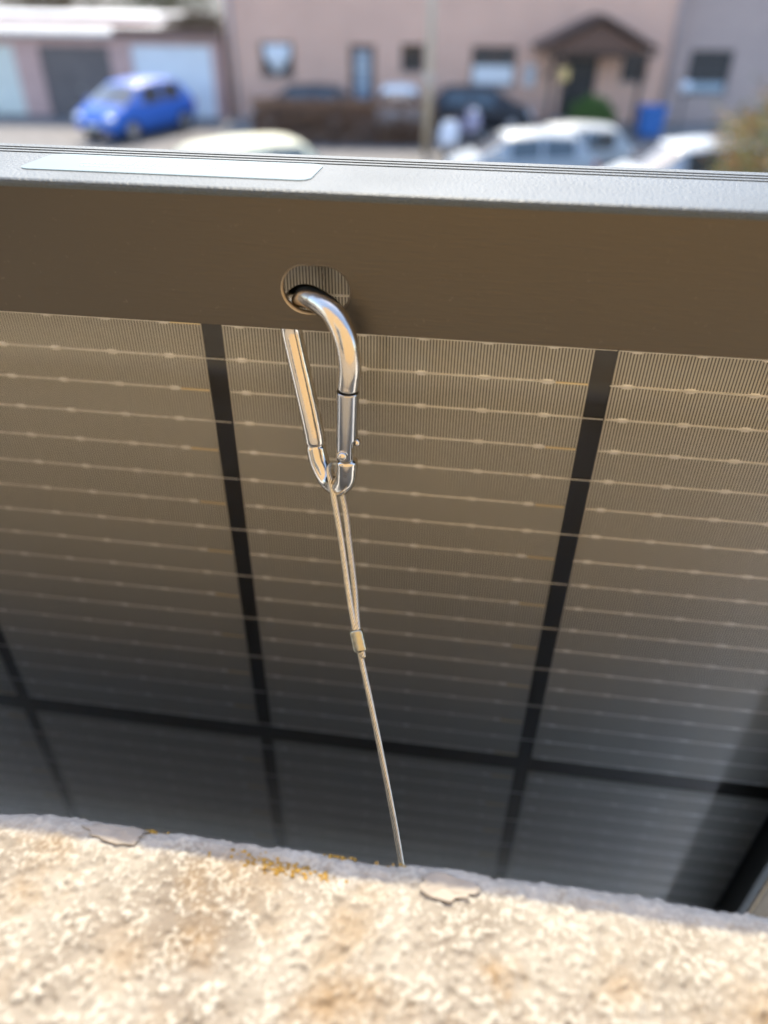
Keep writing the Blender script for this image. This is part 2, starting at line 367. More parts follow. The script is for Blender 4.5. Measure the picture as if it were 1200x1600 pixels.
# ------------------------------------------------------------------ cars
tyreM = mat('tyre', (.02, .02, .02), .8); rimM = mat('rim', (.55, .55, .57), .3, .9); carglass = mat('car_glass', (.025, .04, .05), .05, spec=1.0)
plM = mat('plate', (.75, .75, .72), .5); lampM = mat('car_lamp', (.75, .78, .8), .1, coat=1); redM = mat('tail_lamp', (.35, .01, .01), .2, coat=1); trimM = mat('black_trim', (.02, .02, .022), .5)
HATCH = [(-1.98, .66, .40, .60, .60), (-1.93, .76, .28, .86, .88), (-1.80, .81, .24, .95, 1.02), (-1.42, .84, .22, .96, 1.40), (-1.28, .845, .21, .96, 1.45), (-.42, .85, .20, .94, 1.50), (-.32, .85, .20, .94, 1.50), (.50, .85, .20, .92, 1.44), (.62, .85, .20, .92, 1.38), (1.28, .84, .21, .93, .98), (1.36, .83, .22, .92, .93), (1.78, .79, .26, .80, .80), (1.95, .68, .34, .62, .62), (2.0, .6, .40, .55, .55)]
VAN = [(-2.1, .7, .42, .7, .7), (-2.06, .82, .3, 1.3, 1.32), (-2.0, .86, .26, 1.45, 1.75), (-1.85, .88, .24, 1.46, 2.02), (-1.6, .89, .22, 1.46, 2.10), (-.5, .90, .22, 1.46, 2.16), (-.4, .90, .22, 1.46, 2.16), (.55, .9, .22, 1.44, 2.10), (.75, .89, .22, 1.42, 1.98), (1.5, .88, .23, 1.12, 1.22), (1.6, .86, .23, 1.08, 1.1), (1.95, .82, .28, .9, .9), (2.1, .7, .36, .65, .65), (2.15, .62, .42, .56, .56)]
def car(loc, heading, paint, label, prof=HATCH, sc=1.0, name='parked_car', group='cars parked in the yard'):
    root = empty(name, loc, heading, label, 'van' if prof is VAN else 'car', group); root.scale = (sc, sc, sc)
    body_f, win_f = [], []; V = []
    n = len(prof); R_ = 13
    for (x, hw, lo, be, ro) in prof:
        half = [(hw * .82, lo), (hw * .97, lo + .10), (hw * 1.0, (lo + be) / 2 + .05), (hw * .96, be - .03), (hw * .93, be)]
        k = min(1, max(0, (ro - be) / .45)); half += [(hw * (.93 - .16 * k), be + (ro - be) * .86), (hw * (.86 - .26 * k), ro + .012)]
        ring = [(x, y, z) for y, z in half] + [(x, 0, ro + .02 + .03 * k)]
        ring = ring[:7] + [ring[7]] + [(x, -y, z) for y, z in half[::-1]]
        V += ring
    R_ = 15
    for i in range(n - 1):
        for k in range(R_ - 1):
            q = (i * R_ + k, (i + 1) * R_ + k, (i + 1) * R_ + k + 1, i * R_ + k + 1)
            side = k in (4, 9); top = k in (5, 6, 7, 8)
            gl = (side and i in ((4, 6) if prof is HATCH else (6,))) or (top and i in ((2, 8) if prof is HATCH else (8,)))
            (win_f if gl else body_f).append(q)
        q = (i * R_ + R_ - 1, (i + 1) * R_ + R_ - 1, (i + 1) * R_, i * R_); body_f.append(q)
    body_f.append(tuple(range(R_))); body_f.append(tuple((n - 1) * R_ + k for k in range(R_))[::-1])
    b = mesh_from('body', V, body_f, paint, root, True)
    bb = bmesh.new(); bb.from_mesh(b.data); bmesh.ops.recalc_face_normals(bb, faces=bb.faces[:]); bb.to_mesh(b.data); bb.free()
    names = {}
    for q in win_f:
        i, k = q[0] // R_, q[0] % R_
        key = 'rear_screen' if (i == 2) else 'windscreen' if (i == 8) else 'side_window_%d_%d' % (i, k)
        names.setdefault(key, []).append(q)
    for key, qs in names.items():
        ids = sorted({a for q in qs for a in q}); mp = {a: j for j, a in enumerate(ids)}
        mesh_from('side_window' if key.startswith('side') else key, [V[a] for a in ids], [tuple(mp[a] for a in q) for q in qs], carglass, root, True)
    wb = 1.22 if prof is HATCH else 1.3
    for sx in (wb, -wb):
        for sy in (-1, 1):
            q = bmesh.new(); cyl(q, (sx, sy * .76, .31), (0, 1, 0), .31, .2, 24); wh = bm_obj('wheel', q, tyreM, root)
            q = bmesh.new(); cyl(q, (sx, sy * .865, .31), (0, sy, 0), .2, .02, 16, .17); bm_obj('rim', q, rimM, wh)
    fx, hwid = prof[-3][0], prof[-3][1]
    for sy in (-1, 1):
        q = bmesh.new(); bmesh.ops.create_uvsphere(q, u_segments=12, v_segments=8, radius=1); bmesh.ops.scale(q, vec=(.14, .17, .09), verts=q.verts); bmesh.ops.translate(q, vec=(fx + .06, sy * (hwid - .2), .68), verts=q.verts); bm_obj('headlight', q, lampM, root, True)
        q = bmesh.new(); box(q, prof[1][0] - .03, prof[1][0] + .1, sy * .72 - .06, sy * .72 + .06, .62, .84, .02); bm_obj('tail_light', q, redM, root)
        q = bmesh.new(); box(q, prof[8][0] + .25, prof[8][0] + .38, sy * .96 - .1, sy * .96 + .1, prof[9][3], prof[9][3] + .14, .04); bm_obj('mirror', q, paint, root)
    boxo('grille', root, trimM, (prof[-1][0] - .06, prof[-1][0] + .012, -.42, .42, .32, .44), .01)
    boxo('number_plate', root, plM, (prof[-1][0] + .005, prof[-1][0] + .02, -.26, .26, .45, .55)); boxo('number_plate', root, plM, (prof[0][0] - .03, prof[0][0] - .005, -.26, .26, .45, .55))
    return root
def paint(name, c): return mat(name, c, .55, .0, coat=.1)
def head(r_, d_): h = RT * r_ + FW * d_; return math.atan2(h.y, h.x)
silver = paint('silver_paint', (.30, .345, .38))
car(G(-9.0, 29.4), head(-.42, -.9), paint('blue_paint', (.02, .115, .46)), 'bright blue car standing in front of the garage doors', sc=1.14)
car(G(-2.55, 16.6), head(.75, .65), paint('cream_paint', (.52, .52, .38)), 'cream white van with only its roof showing above the panel', VAN, .93)
car(G(3.55, 21.5), head(-1, -.12), silver, 'silver car nearest the lamp post, side on above the panel', sc=.97)
car(G(5.0, 23.0), head(-1, -.12), paint('pale_silver', (.32, .35, .36)), 'pale silver car half hidden behind the other silver car', sc=.94)
car(G(7.35, 19.5), head(-1, -.2), paint('white_car', (.34, .40, .46)), 'bluish white car at the right beside the shrub', sc=1.06)
car(G(-3.2, 31.0), head(-1, 0), paint('dark_paint', (.03, .028, .03)), 'dark car standing behind the hedge below the curtained window', sc=.97)
car(G(.35, 30.6), head(0, -1), paint('white_paint_car', (.74, .78, .78)), 'white car facing out behind the end of the hedge', sc=.98)
car(G(3.4, 31.2), head(1, -.1), paint('black_paint', (.018, .018, .022)), 'black car under the window with the white blind', sc=.98)

# ------------------------------------------------------------------ street furniture
lamp = empty('lamp_post', G(1.2, 26.0), YAW, 'tall tan lamp post standing beside the hedge', 'lamp post')
lpM = mat('post_tan', (.46, .38, .27), .5, .0, var=.12, scale=2)
tubeo('pole', lamp, lpM, [(0, 0, 0), (0, 0, 3), (0, 0, 6.2)], lambda t: .125 - .04 * t, 16)
q = bmesh.new(); cyl(q, (0, 0, 2.2), (0, 0, 1), .15, .3, 16, .14); bm_obj('collar', q, mat('collar_grey', (.45, .40, .36), .4, .5), lamp)
tubeo('arm', lamp, lpM, [(0, 0, 6.15), (0, -.5, 6.4), (0, -1.3, 6.45)], .05, 10)
boxo('lamp_head', lamp, mat('lamp_grey', (.4, .4, .42), .5), (-.16, .16, -2.0, -1.3, 6.38, 6.52), .03)
whiteP = paint('scooter_white', (.72, .76, .84))
def scooter(loc, rot, pm, label):
    s = empty('motor_scooter', loc, rot, label, 'scooter', 'scooters parked by the lamp post')
    for x in (-.55, .6):
        q = bmesh.new(); cyl(q, (x, 0, .24), (0, 1, 0), .24, .12, 20); wh = bm_obj('wheel', q, tyreM, s)
        q = bmesh.new(); cyl(q, (x, 0, .24), (0, 1, 0), .13, .13, 14); bm_obj('rim', q, rimM, wh)
    q = bmesh.new()
    prof_ = [(.42, .35, .14), (.44, .6, .27), (.40, .85, .29), (.36, 1.05, .22), (.33, 1.15, .12)]
    vs = []
    for (x, z, hw) in prof_:
        vs.append([q.verts.new((x + .10 * (1 - (k / 4 - 1) ** 2) - .05, hw * (k / 4 - 1), z)) for k in range(9)])
    for a, b in zip(vs, vs[1:]):
        for k in range(8): q.faces.new((a[k], a[k + 1], b[k + 1], b[k]))
    o = bm_obj('leg_shield', q, pm, s, True); o.modifiers.new('s', 'SOLIDIFY').thickness = .03
    boxo('footboard', s, trimM, (-.2, .4, -.16, .16, .28, .36), .03)
    boxo('rear_body', s, pm, (-.8, -.2, -.19, .19, .35, .72), .09); boxo('seat', s, trimM, (-.8, -.05, -.15, .15, .722, .83), .05)
    tubeo('fork', s, rimM, [(.6, 0, .24), (.42, 0, .7), (.33, 0, 1.15)], .035, 8); tubeo('handlebar', s, trimM, [(.25, -.34, 1.2), (.33, 0, 1.17), (.25, .34, 1.2)], .02, 8)
    q = bmesh.new(); bmesh.ops.create_uvsphere(q, u_segments=12, v_segments=8, radius=.09); bmesh.ops.translate(q, vec=(.42, 0, 1.06), verts=q.verts); bm_obj('headlight', q, lampM, s, True)
scooter(G(1.85, 25.6), head(.05, -1), whiteP, 'white motor scooter with its front shield towards us beside the lamp post')
scooter(G(2.7, 28.3), head(.5, -1), paint('scooter_lilac', (.36, .33, .45)), 'lilac grey motor scooter in front of the black car')
bn = empty('wheelie_bin', G(9.55, 30.1), YAW, 'blue wheeled rubbish bin against the front of the house', 'bin')
blueP = mat('bin_blue', (.03, .14, .42), .5)
q = bmesh.new(); vs = box(q, -.45, .45, -.33, .33, .08, .98)
for v_ in vs:
    if v_.co.z < .5: v_.co.x *= .84; v_.co.y *= .8
bmesh.ops.bevel(q, geom=q.edges[:], offset=.03, segments=2, affect='EDGES'); bm_obj('body', q, blueP, bn)
boxo('lid', bn, blueP, (-.48, .48, -.38, .36, .985, 1.06), .03); tubeo('handle', bn, blueP, [(-.3, .39, 1.0), (0, .42, 1.0), (.3, .39, 1.0)], .018, 8)
for s in (-.36, .36):
    q = bmesh.new(); cyl(q, (s, .3, .1), (1, 0, 0), .1, .05, 16); bm_obj('wheel', q, tyreM, bn)
gl = empty('garden_lamp', G(11.05, 31.5), YAW, 'white globe lamp on a dark post near the dark window', 'lamp')
tubeo('pole', gl, trimM, [(0, 0, 0), (0, 0, 1.35)], .035, 10)
q = bmesh.new(); bmesh.ops.create_uvsphere(q, u_segments=20, v_segments=12, radius=.2); bmesh.ops.translate(q, vec=(0, 0, 1.52), verts=q.verts); bm_obj('globe', q, mat('globe_white', (.72, .75, .8), .3), gl, True)

# ------------------------------------------------------------------ the balcony's own building (behind and below the camera)
creamW = mat('cream_render', (0.56, 0.45, 0.33), .9, var=.12, scale=3, bump=.3)
own = empty('balcony_house', G(0, 0), 0, 'ochre brick house wall behind the balcony', 'house')
own.location = (0, 0, G0.z)
boxo('wall', own, brick_mat('ochre_brick', (.56, .385, .175), (.48, .32, .14), (.50, .41, .27)), (-6, 6, -1.75, -1.5, 0, 8)); bd = boxo('added_balcony_door', own, mat('door_frame_white', (.6, .6, .58), .5), (-1.75, -.65, -1.497, -1.44, EYE - 1.24, EYE + .95))  # unseen; door added and brick tinted ochre for reflections in the steel
boxo('pane', bd, glassM, (-1.66, -1.23, -1.437, -1.43, EYE - 1.1, EYE + .85)); boxo('pane', bd, glassM, (-1.17, -.74, -1.437, -1.43, EYE - 1.1, EYE + .85)); boxo('balcony_floor', own, mat('balcony_tile', (.36, .3, .26), .7, var=.2), (-3, 3, -1.5, -.335, EYE - 1.42, EYE - 1.25))

# ------------------------------------------------------------------ parapet: worn painted concrete, real relief
def fbm(p, o=3): return noise.fractal(p, 1.0, 2.0, o)
us = np.concatenate([np.linspace(-1500, -120, 40), np.arange(-110, -45, 2.5), np.arange(-45, 175, .5), np.arange(175, 262, 2.5), np.linspace(270, 1500, 36)])
TOPV, EDGE, RAD = 80.0, -119.5, 4.0
prof = [(n_, TOPV, 0) for n_ in np.linspace(-330, -210, 14)] + [(n_, TOPV, 0) for n_ in np.concatenate([np.arange(-206, -166, 1.5), np.arange(-165.5, EDGE - RAD, .5)])]
prof += [(EDGE - RAD + RAD * math.sin(a), TOPV + RAD - RAD * math.cos(a), a) for a in np.linspace(0, math.pi / 2, 14)]
prof += [(EDGE, TOPV + RAD + k, math.pi / 2) for k in (1, 2.2, 4, 6, 9, 13, 18, 25, 40, 70, 120, 250, 500, 1000)]
V = []; REL = []
for u in us:
    for (n_, v_, a) in prof:
        q = Vector((u, n_, v_ * .7))
        big = fbm(q * .018) * 1.0; med = fbm(q * .16 + Vector((9, 2, 5)), 2); fine = fbm(q * .8 + Vector((3, 7, 1)), 2)
        pit = max(0.0, fbm(q * .3 + Vector((40, 1, 3)), 3) - .22)
        edge = min(1, max(0, (n_ - (EDGE - 19)) / 14))          # the lip keeps a smoother skin of paint
        gr = 1 - .5 * edge
        h = big * .9 + gr * (med * .40 + fine * .55 - pit * 1.4)
        d1 = noise.voronoi(Vector((u, n_, v_)) * .42)[0][0]; d2 = noise.voronoi(Vector((u + 31, n_ + 7, v_)) * .75)[0][0]
        grit = gr * (max(0, .55 - d1) * 1.5 * (.4 + .9 * max(0, min(1, med + .5))) + max(0, .5 - d2) * .8)
        h += grit
        chip = max(0, noise.noise(Vector((u * .05, 3.3, 0))) - .1) * 3.2 + max(0, noise.noise(Vector((u * .21, 8.3, 0))) - .2) * 1.3 + max(0, noise.noise(Vector((u * .6, 1.3, 0)))) * .25
        h -= chip * math.sin(min(a, math.pi / 2)) * 1.0
        V.append(P(u, v_ - h * math.cos(a), n_ + h * math.sin(a)))
        REL.append(gr * (med * .3 + fine * .5) - pit * 1.3 + grit * .8 - .12 + .2 * edge)
m_ = len(prof); F = []
for i in range(len(us) - 1):
    for j in range(m_ - 1): F.append((i * m_ + j, (i + 1) * m_ + j, (i + 1) * m_ + j + 1, i * m_ + j + 1))
par = mesh_from('balcony_parapet', V, F, None, None, True)
bb = bmesh.new(); bb.from_mesh(par.data); bmesh.ops.recalc_face_normals(bb, faces=bb.faces[:]); bb.to_mesh(par.data); bb.free()
if par.data.polygons[len(par.data.polygons) // 2].normal.z < 0: par.data.flip_normals()
at = par.data.attributes.new('relief', 'FLOAT', 'POINT'); at.data.foreach_set('value', np.array(REL, dtype=np.float32))
tag(par, 'rough cream painted concrete parapet, worn and blotchy, below the panel', 'parapet', kind='thing')
pm = bpy.data.materials.new('worn_paint'); pm.use_nodes = True; nt = pm.node_tree; b = nt.nodes['Principled BSDF']; b.inputs['Roughness'].default_value = .88
tc = nt.nodes.new('ShaderNodeTexCoord'); atn = nt.nodes.new('ShaderNodeAttribute'); atn.attribute_name = 'relief'
def nz(scale, det=6, off=(0, 0, 0)):
    mp = nt.nodes.new('ShaderNodeMapping'); mp.inputs['Location'].default_value = off; nt.links.new(tc.outputs['Object'], mp.inputs[0])
    n = nt.nodes.new('ShaderNodeTexNoise'); n.inputs['Scale'].default_value = scale; n.inputs['Detail'].default_value = det; nt.links.new(mp.outputs[0], n.inputs[0]); return n.outputs['Fac']
def ramp(src, a, b_, ca=(0, 0, 0, 1), cb=(1, 1, 1, 1)):
    r = nt.nodes.new('ShaderNodeValToRGB'); e = r.color_ramp.elements; e[0].position = a; e[1].position = b_; e[0].color = ca; e[1].color = cb; nt.links.new(src, r.inputs[0]); return r.outputs[0]
def mix(fac, a, b_):
    m = nt.nodes.new('ShaderNodeMix'); m.data_type = 'RGBA'
    for s, i in ((fac, 0), (a, 6), (b_, 7)):
        if isinstance(s, tuple): m.inputs[i].default_value = s
        elif isinstance(s, float): m.inputs[i].default_value = s
        else: nt.links.new(s, m.inputs[i])
    return m.outputs[2]
def mth(op, a, b_):
    m = nt.nodes.new('ShaderNodeMath'); m.operation = op
    for s, i in ((a, 0), (b_, 1)):
        if isinstance(s, (int, float)): m.inputs[i].default_value = s
        else: nt.links.new(s, m.inputs[i])
    return m.outputs[0]
relj = mth('ADD', mth('MULTIPLY', atn.outputs['Fac'], .6), mth('MULTIPLY', mth('SUBTRACT', nz(1000, 6), .5), 1.25))
wmask = ramp(nz(48, 6, (2, 5, 1)), .32, .68)
worn = ramp(relj, -.26, .22, (1, 1, 1, 1), (0, 0, 0, 1))
paintc = mix(nz(260, 6), (.33, .31, .262, 1), (.50, .485, .43, 1))
dirt = mix(nz(90, 5, (1, 2, 3)), (.13, .105, .078, 1), (.23, .19, .15, 1))
c = mix(mth('MULTIPLY', worn, mth('ADD', mth('MULTIPLY', wmask, .5), .4)), paintc, dirt)
# ochre stains
for (su, sn, sr, sa) in ((93.8, -140.7, 4.2, .75), (32.1, -142.7, 6, .6), (18, -148, 7, .45), (60, -150, 5, .5), (118, -139, 6, .5), (-8, -139, 5, .45)):
    vd = nt.nodes.new('ShaderNodeVectorMath'); vd.operation = 'DISTANCE'; nt.links.new(tc.outputs['Object'], vd.inputs[0]); vd.inputs[1].default_value = P(su, 80.3, sn)
    sp = nt.nodes.new('ShaderNodeMapRange'); sp.inputs[1].default_value = sr * .0012; sp.inputs[2].default_value = 0; nt.links.new(mth('ADD', vd.outputs['Value'], mth('MULTIPLY', mth('SUBTRACT', nz(240, 6), .5), .010)), sp.inputs[0])
    c = mix(mth('MULTIPLY', sp.outputs[0], sa), c, (.25, .165, .08, 1))
st = ramp(nz(38, 5, (4.1, .2, .7)), .52, .68)
c = mix(mth('MULTIPLY', st, .62), c, (.24, .15, .06, 1))
# whitish bare paint on the lip
sx = nt.nodes.new('ShaderNodeSeparateXYZ'); nt.links.new(tc.outputs['Object'], sx.inputs[0])
lip = ramp(mth('ADD', sx.outputs[1], mth('MULTIPLY', nz(70, 4), .008)), 0, 1)
mr = nt.nodes.new('ShaderNodeMapRange'); mr.inputs[1].default_value = -.1275; mr.inputs[2].default_value = -.1225
nt.links.new(mth('ADD', sx.outputs[1], mth('MULTIPLY', mth('SUBTRACT', nz(110, 6), .5), .013)), mr.inputs[0])
c = mix(mth('MULTIPLY', mr.outputs[0], .6), c, mix(nz(240, 6, (3, 3, 3)), (.30, .29, .265, 1), (.66, .645, .60, 1)))
mz = nt.nodes.new('ShaderNodeMapRange'); mz.inputs[1].default_value = -.092; mz.inputs[2].default_value = -.100; nt.links.new(sx.outputs[2], mz.inputs[0])  # unseen outer face whitened to bounce light onto the panel's back
c = mix(mz.outputs[0], c, mix(nz(25, 5), (.74, .74, .73, 1), (.84, .84, .82, 1)))
nt.links.new(c, b.inputs['Base Color'])
bp = nt.nodes.new('ShaderNodeBump'); bp.inputs['Strength'].default_value = .5; bp.inputs['Distance'].default_value = .0006
nt.links.new(nz(900, 6), bp.inputs['Height']); nt.links.new(bp.outputs[0], b.inputs['Normal'])
par.data.materials.append(pm)
core = boxo('wall_core', par, creamW, (-1.5, 1.5, -.33, -.126, -1.08, -.0865)); 

def topz(u, n_):
    i = int(np.argmin(abs(us - u))); j = min(range(m_), key=lambda k: abs(prof[k][0] - n_) + (99 if prof[k][2] > 1.5 else 0)); return V[i * m_ + j]
flakeM = mat('paint_flake', (.34, .305, .26), .75, var=.15, scale=120, bump=.15)
def flake(u0, u1, n0, n1, seed):
    bm = bmesh.new(); N = 26; K = 5; cu_, cn = (u0 + u1) / 2, (n0 + n1) / 2; rings = []
    cz = max(topz(cu_ + a * (u1 - u0) / 3, cn + b2 * (n1 - n0) / 3).z for a in (-1, 0, 1) for b2 in (-1, 0, 1))
    for k in range(1, K + 1):
        row = []
        for i in range(N):
            a = 2 * math.pi * i / N; rr = (.85 + .45 * noise.noise(Vector((math.cos(a) * 1.8, math.sin(a) * 1.8, seed))) + .2 * noise.noise(Vector((math.cos(a) * 5, math.sin(a) * 5, seed)))) * k / K
            u = cu_ + (u1 - u0) / 2 * rr * math.cos(a); n_ = cn + (n1 - n0) / 2 * rr * math.sin(a)
            p = topz(u, n_).copy(); p.x = u / 1000; p.y = n_ / 1000
            p.z = max(p.z + .00015, 0.8 * p.z + .2 * cz) + .0003 * (k / K) ** 6 * (1 + noise.noise(Vector((i * .5, seed, 0))))
            row.append(bm.verts.new(p))
        rings.append(row)
    c0 = bm.verts.new((cu_ / 1000, cn / 1000, cz - .0001))
    for i in range(N):
        bm.faces.new((c0, rings[0][i], rings[0][(i + 1) % N]))
        for a, b2 in zip(rings, rings[1:]): bm.faces.new((a[i], b2[i], b2[(i + 1) % N], a[(i + 1) % N]))
    o = bm_obj('paint_flake', bm, flakeM, par, True); s_ = o.modifiers.new('s', 'SOLIDIFY'); s_.thickness = .00025; return o
flake(-3, 15, -126.0, -120.6, 1.3); flake(75, 90, -128.6, -121.6, 5.1)
# lichen: a crust of tiny ochre lumps
lm = mat('lichen', (.36, .22, .04), .9, var=.35, scale=400)
bm = bmesh.new()
for k in range(200):
    if k < 150: u = random.gauss(44, 5); n_ = -125.2 + random.gauss(0, .9) + (44 - u) * .08
    elif k < 200: u = random.choice((11, 14, 58, 61, 70)) + random.gauss(0, 1.4); n_ = -120.6 + random.gauss(0, .4)
    else: u = random.gauss(95, 4); n_ = -141 + random.gauss(0, 2.4)
    p = topz(u, n_); r = random.uniform(.15, .5) / 1000
    r_ = bmesh.ops.create_icosphere(bm, subdivisions=1, radius=r); bmesh.ops.scale(bm, vec=(1.2, 1, .45), verts=r_['verts']); bmesh.ops.translate(bm, vec=(u / 1000, n_ / 1000, p.z), verts=r_['verts'])
li = bm_obj('lichen', bm, lm, par, True); li['kind'] = 'stuff'

# ------------------------------------------------------------------ solar panel
panel = empty('solar_panel', P(-200, 620, -10), 0, 'black framed solar panel hung outside the balcony, seen from behind', 'solar panel')
PB = Vector(panel.location)
def Q(u, v, n): return P(u, v, n) - PB          # panel local
W, GX, PITCH, V0 = 112.8, 6.53, 11.375, 17.37
ROWS = [(-14.5, 200.63), (210.74, 426.0)]
NB = 19
FN0, FN1 = -32.0, 11.0          # frame depth
UL, UR = -340.0, 219.4          # inner edges of the side flanges
TOP, FLO = -40.9, -7.37         # rail top, rail flange lower edge
def frame_mat(name, col, rough, metal, brush, bs=.55):
    m = bpy.data.materials.new(name); m.use_nodes = True; nt = m.node_tree; b = nt.nodes['Principled BSDF']
    tc = nt.nodes.new('ShaderNodeTexCoord'); mp = nt.nodes.new('ShaderNodeMapping'); mp.inputs['Scale'].default_value = (brush, 1, 1); nt.links.new(tc.outputs['Object'], mp.inputs[0])
    n1 = nt.nodes.new('ShaderNodeTexNoise'); n1.inputs['Scale'].default_value = 1500 if bs < .9 else 1100; n1.inputs['Detail'].default_value = 3; nt.links.new(mp.outputs[0], n1.inputs[0])
    n2 = nt.nodes.new('ShaderNodeTexNoise'); n2.inputs['Scale'].default_value = 26; n2.inputs['Detail'].default_value = 5; nt.links.new(tc.outputs['Object'], n2.inputs[0])
    bp = nt.nodes.new('ShaderNodeBump'); bp.inputs['Strength'].default_value = bs; bp.inputs['Distance'].default_value = .0004 if bs > .9 else .0002; nt.links.new(n1.outputs['Fac'], bp.inputs['Height']); nt.links.new(bp.outputs[0], b.inputs['Normal'])
    r = nt.nodes.new('ShaderNodeMapRange'); r.inputs[3].default_value = rough - .12; r.inputs[4].default_value = rough + .14; nt.links.new(n2.outputs['Fac'], r.inputs[0]); nt.links.new(r.outputs[0], b.inputs['Roughness'])
    n3 = nt.nodes.new('ShaderNodeTexNoise'); n3.inputs['Scale'].default_value = 700; n3.inputs['Detail'].default_value = 2; nt.links.new(tc.outputs['Object'], n3.inputs[0])
    dr_ = nt.nodes.new('ShaderNodeMapRange'); dr_.inputs[1].default_value = .69; dr_.inputs[2].default_value = .80; dr_.inputs[4].default_value = .18; nt.links.new(n3.outputs['Fac'], dr_.inputs[0])
    mxd = nt.nodes.new('ShaderNodeMix'); mxd.data_type = 'RGBA'; nt.links.new(dr_.outputs[0], mxd.inputs[0]); mxd.inputs[6].default_value = (*col, 1); mxd.inputs[7].default_value = (*[min(.8, c * 2.6 + .03) for c in col], 1)
    nt.links.new(mxd.outputs[2], b.inputs['Base Color']); b.inputs['Metallic'].default_value = metal
    return m
railM = frame_mat('anodised_rail', (.062, .08, .098), .56, .25, 1.0, 1.0)  # sky blue put into the rail's colour, warm bounce into the flange's
flangeM = frame_mat('anodised_flange', (.085, .075, .062), .38, .7, .08)
grooveM = mat('groove_dark', (.02, .02, .022), .5)
rawLitM = mat('raw_lit_aluminium', (.40, .34, .26), .38, .9)  # bare metal, with light caught on rim and edge put into its colour
# top face with three fine grooves: profile swept along the rail
pr = [(FN0, TOP + 1.0), (FN0 + .3, TOP + .3), (FN0 + 1.0, TOP)]
for gc in (-1.0, 2.4, 5.6): pr += [(gc - .8, TOP), (gc - .72, TOP + .7), (gc + .72, TOP + .7), (gc + .8, TOP)]
pr += [(FN1 - 1.0, TOP), (FN1 - .3, TOP + .3), (FN1, TOP + 1.0), (FN1, TOP + 12), (FN1 - 1.8, TOP + 12), (FN1 - 1.8, TOP + 1.8), (FN0 + .01, TOP + 1.8)]
Vv, Ff = [], []
for u in (UL - 28, UR + 28):
    for (n_, v_) in pr: Vv.append(Q(u, v_, n_))
k = len(pr)
for j in range(k): Ff.append((j, (j + 1) % k, k + (j + 1) % k, k + j))
Ff += [tuple(range(k)), tuple(range(k, 2 * k))]
rail = mesh_from('frame_rail', Vv, Ff, railM, panel); rail['label'] = 'top rail, its upper face bright and grooved'
bb = bmesh.new(); bb.from_mesh(rail.data); bmesh.ops.recalc_face_normals(bb, faces=bb.faces[:])
for f_ in bb.faces:
    c_ = f_.calc_center_median() + PB
    if abs(-c_.z * 1000 - (TOP + .7)) < .05 and c_.y * 1000 > -3: f_.material_index = 1
bb.to_mesh(rail.data); bb.free(); rail.data.materials.append(grooveM)
# back flange with slotted hole
HU0, HU1, HV0, HV1 = 28.9, 46.2, -23.9, -11.9
def slot(inset=0.0, N=14):
    r = (HV1 - HV0) / 2 - inset; cv = (HV0 + HV1) / 2; pts = []
    for k in range(N + 1): a = -math.pi / 2 + math.pi * k / N; pts.append((HU1 - (HV1 - HV0) / 2 + r * math.cos(a), cv + r * math.sin(a)))
    for k in range(N + 1): a = math.pi / 2 + math.pi * k / N; pts.append((HU0 + (HV1 - HV0) / 2 + r * math.cos(a), cv + r * math.sin(a)))
    return pts
bm = bmesh.new()
outer = [(UL, TOP + 1.83), (HU0 - 20, TOP + 1.83), (HU1 + 20, TOP + 1.83), (UR, TOP + 1.83), (UR, FLO), (HU1 + 20, FLO), (HU0 - 20, FLO), (UL, FLO)]
ov = [bm.verts.new(Q(u, v_, FN0)) for u, v_ in outer]; iv = [bm.verts.new(Q(u, v_, FN0)) for u, v_ in slot(-.25)]
es = [bm.edges.new((a[i], a[(i + 1) % len(a)])) for a in (ov, iv) for i in range(len(a))]
bmesh.ops.triangle_fill(bm, edges=es, use_beauty=True)
r_ = bmesh.ops.extrude_face_region(bm, geom=bm.faces[:]); bmesh.ops.translate(bm, vec=(0, .0018, 0), verts=[e for e in r_['geom'] if isinstance(e, bmesh.types.BMVert)])
fl = bm_obj('rail_flange', bm, flangeM, rail); fl['label'] = 'dark inner flange with a slotted hole'
bm = bmesh.new(); a_ = slot(-.24); b_ = slot(.18); rings = [[bm.verts.new(Q(u, v_, n_)) for u, v_ in pts] for pts, n_ in ((a_, FN0 - .02), (b_, FN0 + .25), (b_, FN0 + 1.7), (a_, FN0 + 1.85))]
for x, y in zip(rings, rings[1:]):
    for i in range(len(x)): bm.faces.new((x[i], x[(i + 1) % len(x)], y[(i + 1) % len(x)], y[i]))
bm_obj('hole_rim', bm, rawLitM, rail, True)  # bare rim made paler for the light along the hole's edge
# bottom and side rails
VB = 470.0  # unseen lower end, cut short to let light in behind the panel
def prism(name, dims, m, par_=panel, bev=.0006):
    u0, u1, v0, v1, n0, n1 = dims; a = Q(u0, v1, n0); c_ = Q(u1, v0, n1); return boxo(name, par_, m, (a.x, c_.x, a.y, c_.y, a.z, c_.z), bev)
for (u0, u1, inner) in ((UL - 28, UL - .02, UL - .02), (UR + .02, UR + 28, UR + .02)):
    s = prism('frame_rail', (u0, u1, TOP + 12.2, VB, FN0 + .4, FN0 + 2.2), flangeM)
    out = u0 if u0 < 0 else u1
    prism('outer_web', (min(out, out + (1.8 if u0 < 0 else -1.8)), max(out, out + (1.8 if u0 < 0 else -1.8)), TOP + 12.2, VB, FN0 + 2.21, FN1), railM, s)
    prism('lit_edge', (UR - 1.0, UR, FLO + .5, VB, FN0 + .35, FN0 + 2.25), rawLitM, s) if u0 > 0 else None  # paler strip stands in for light caught on the flange edge
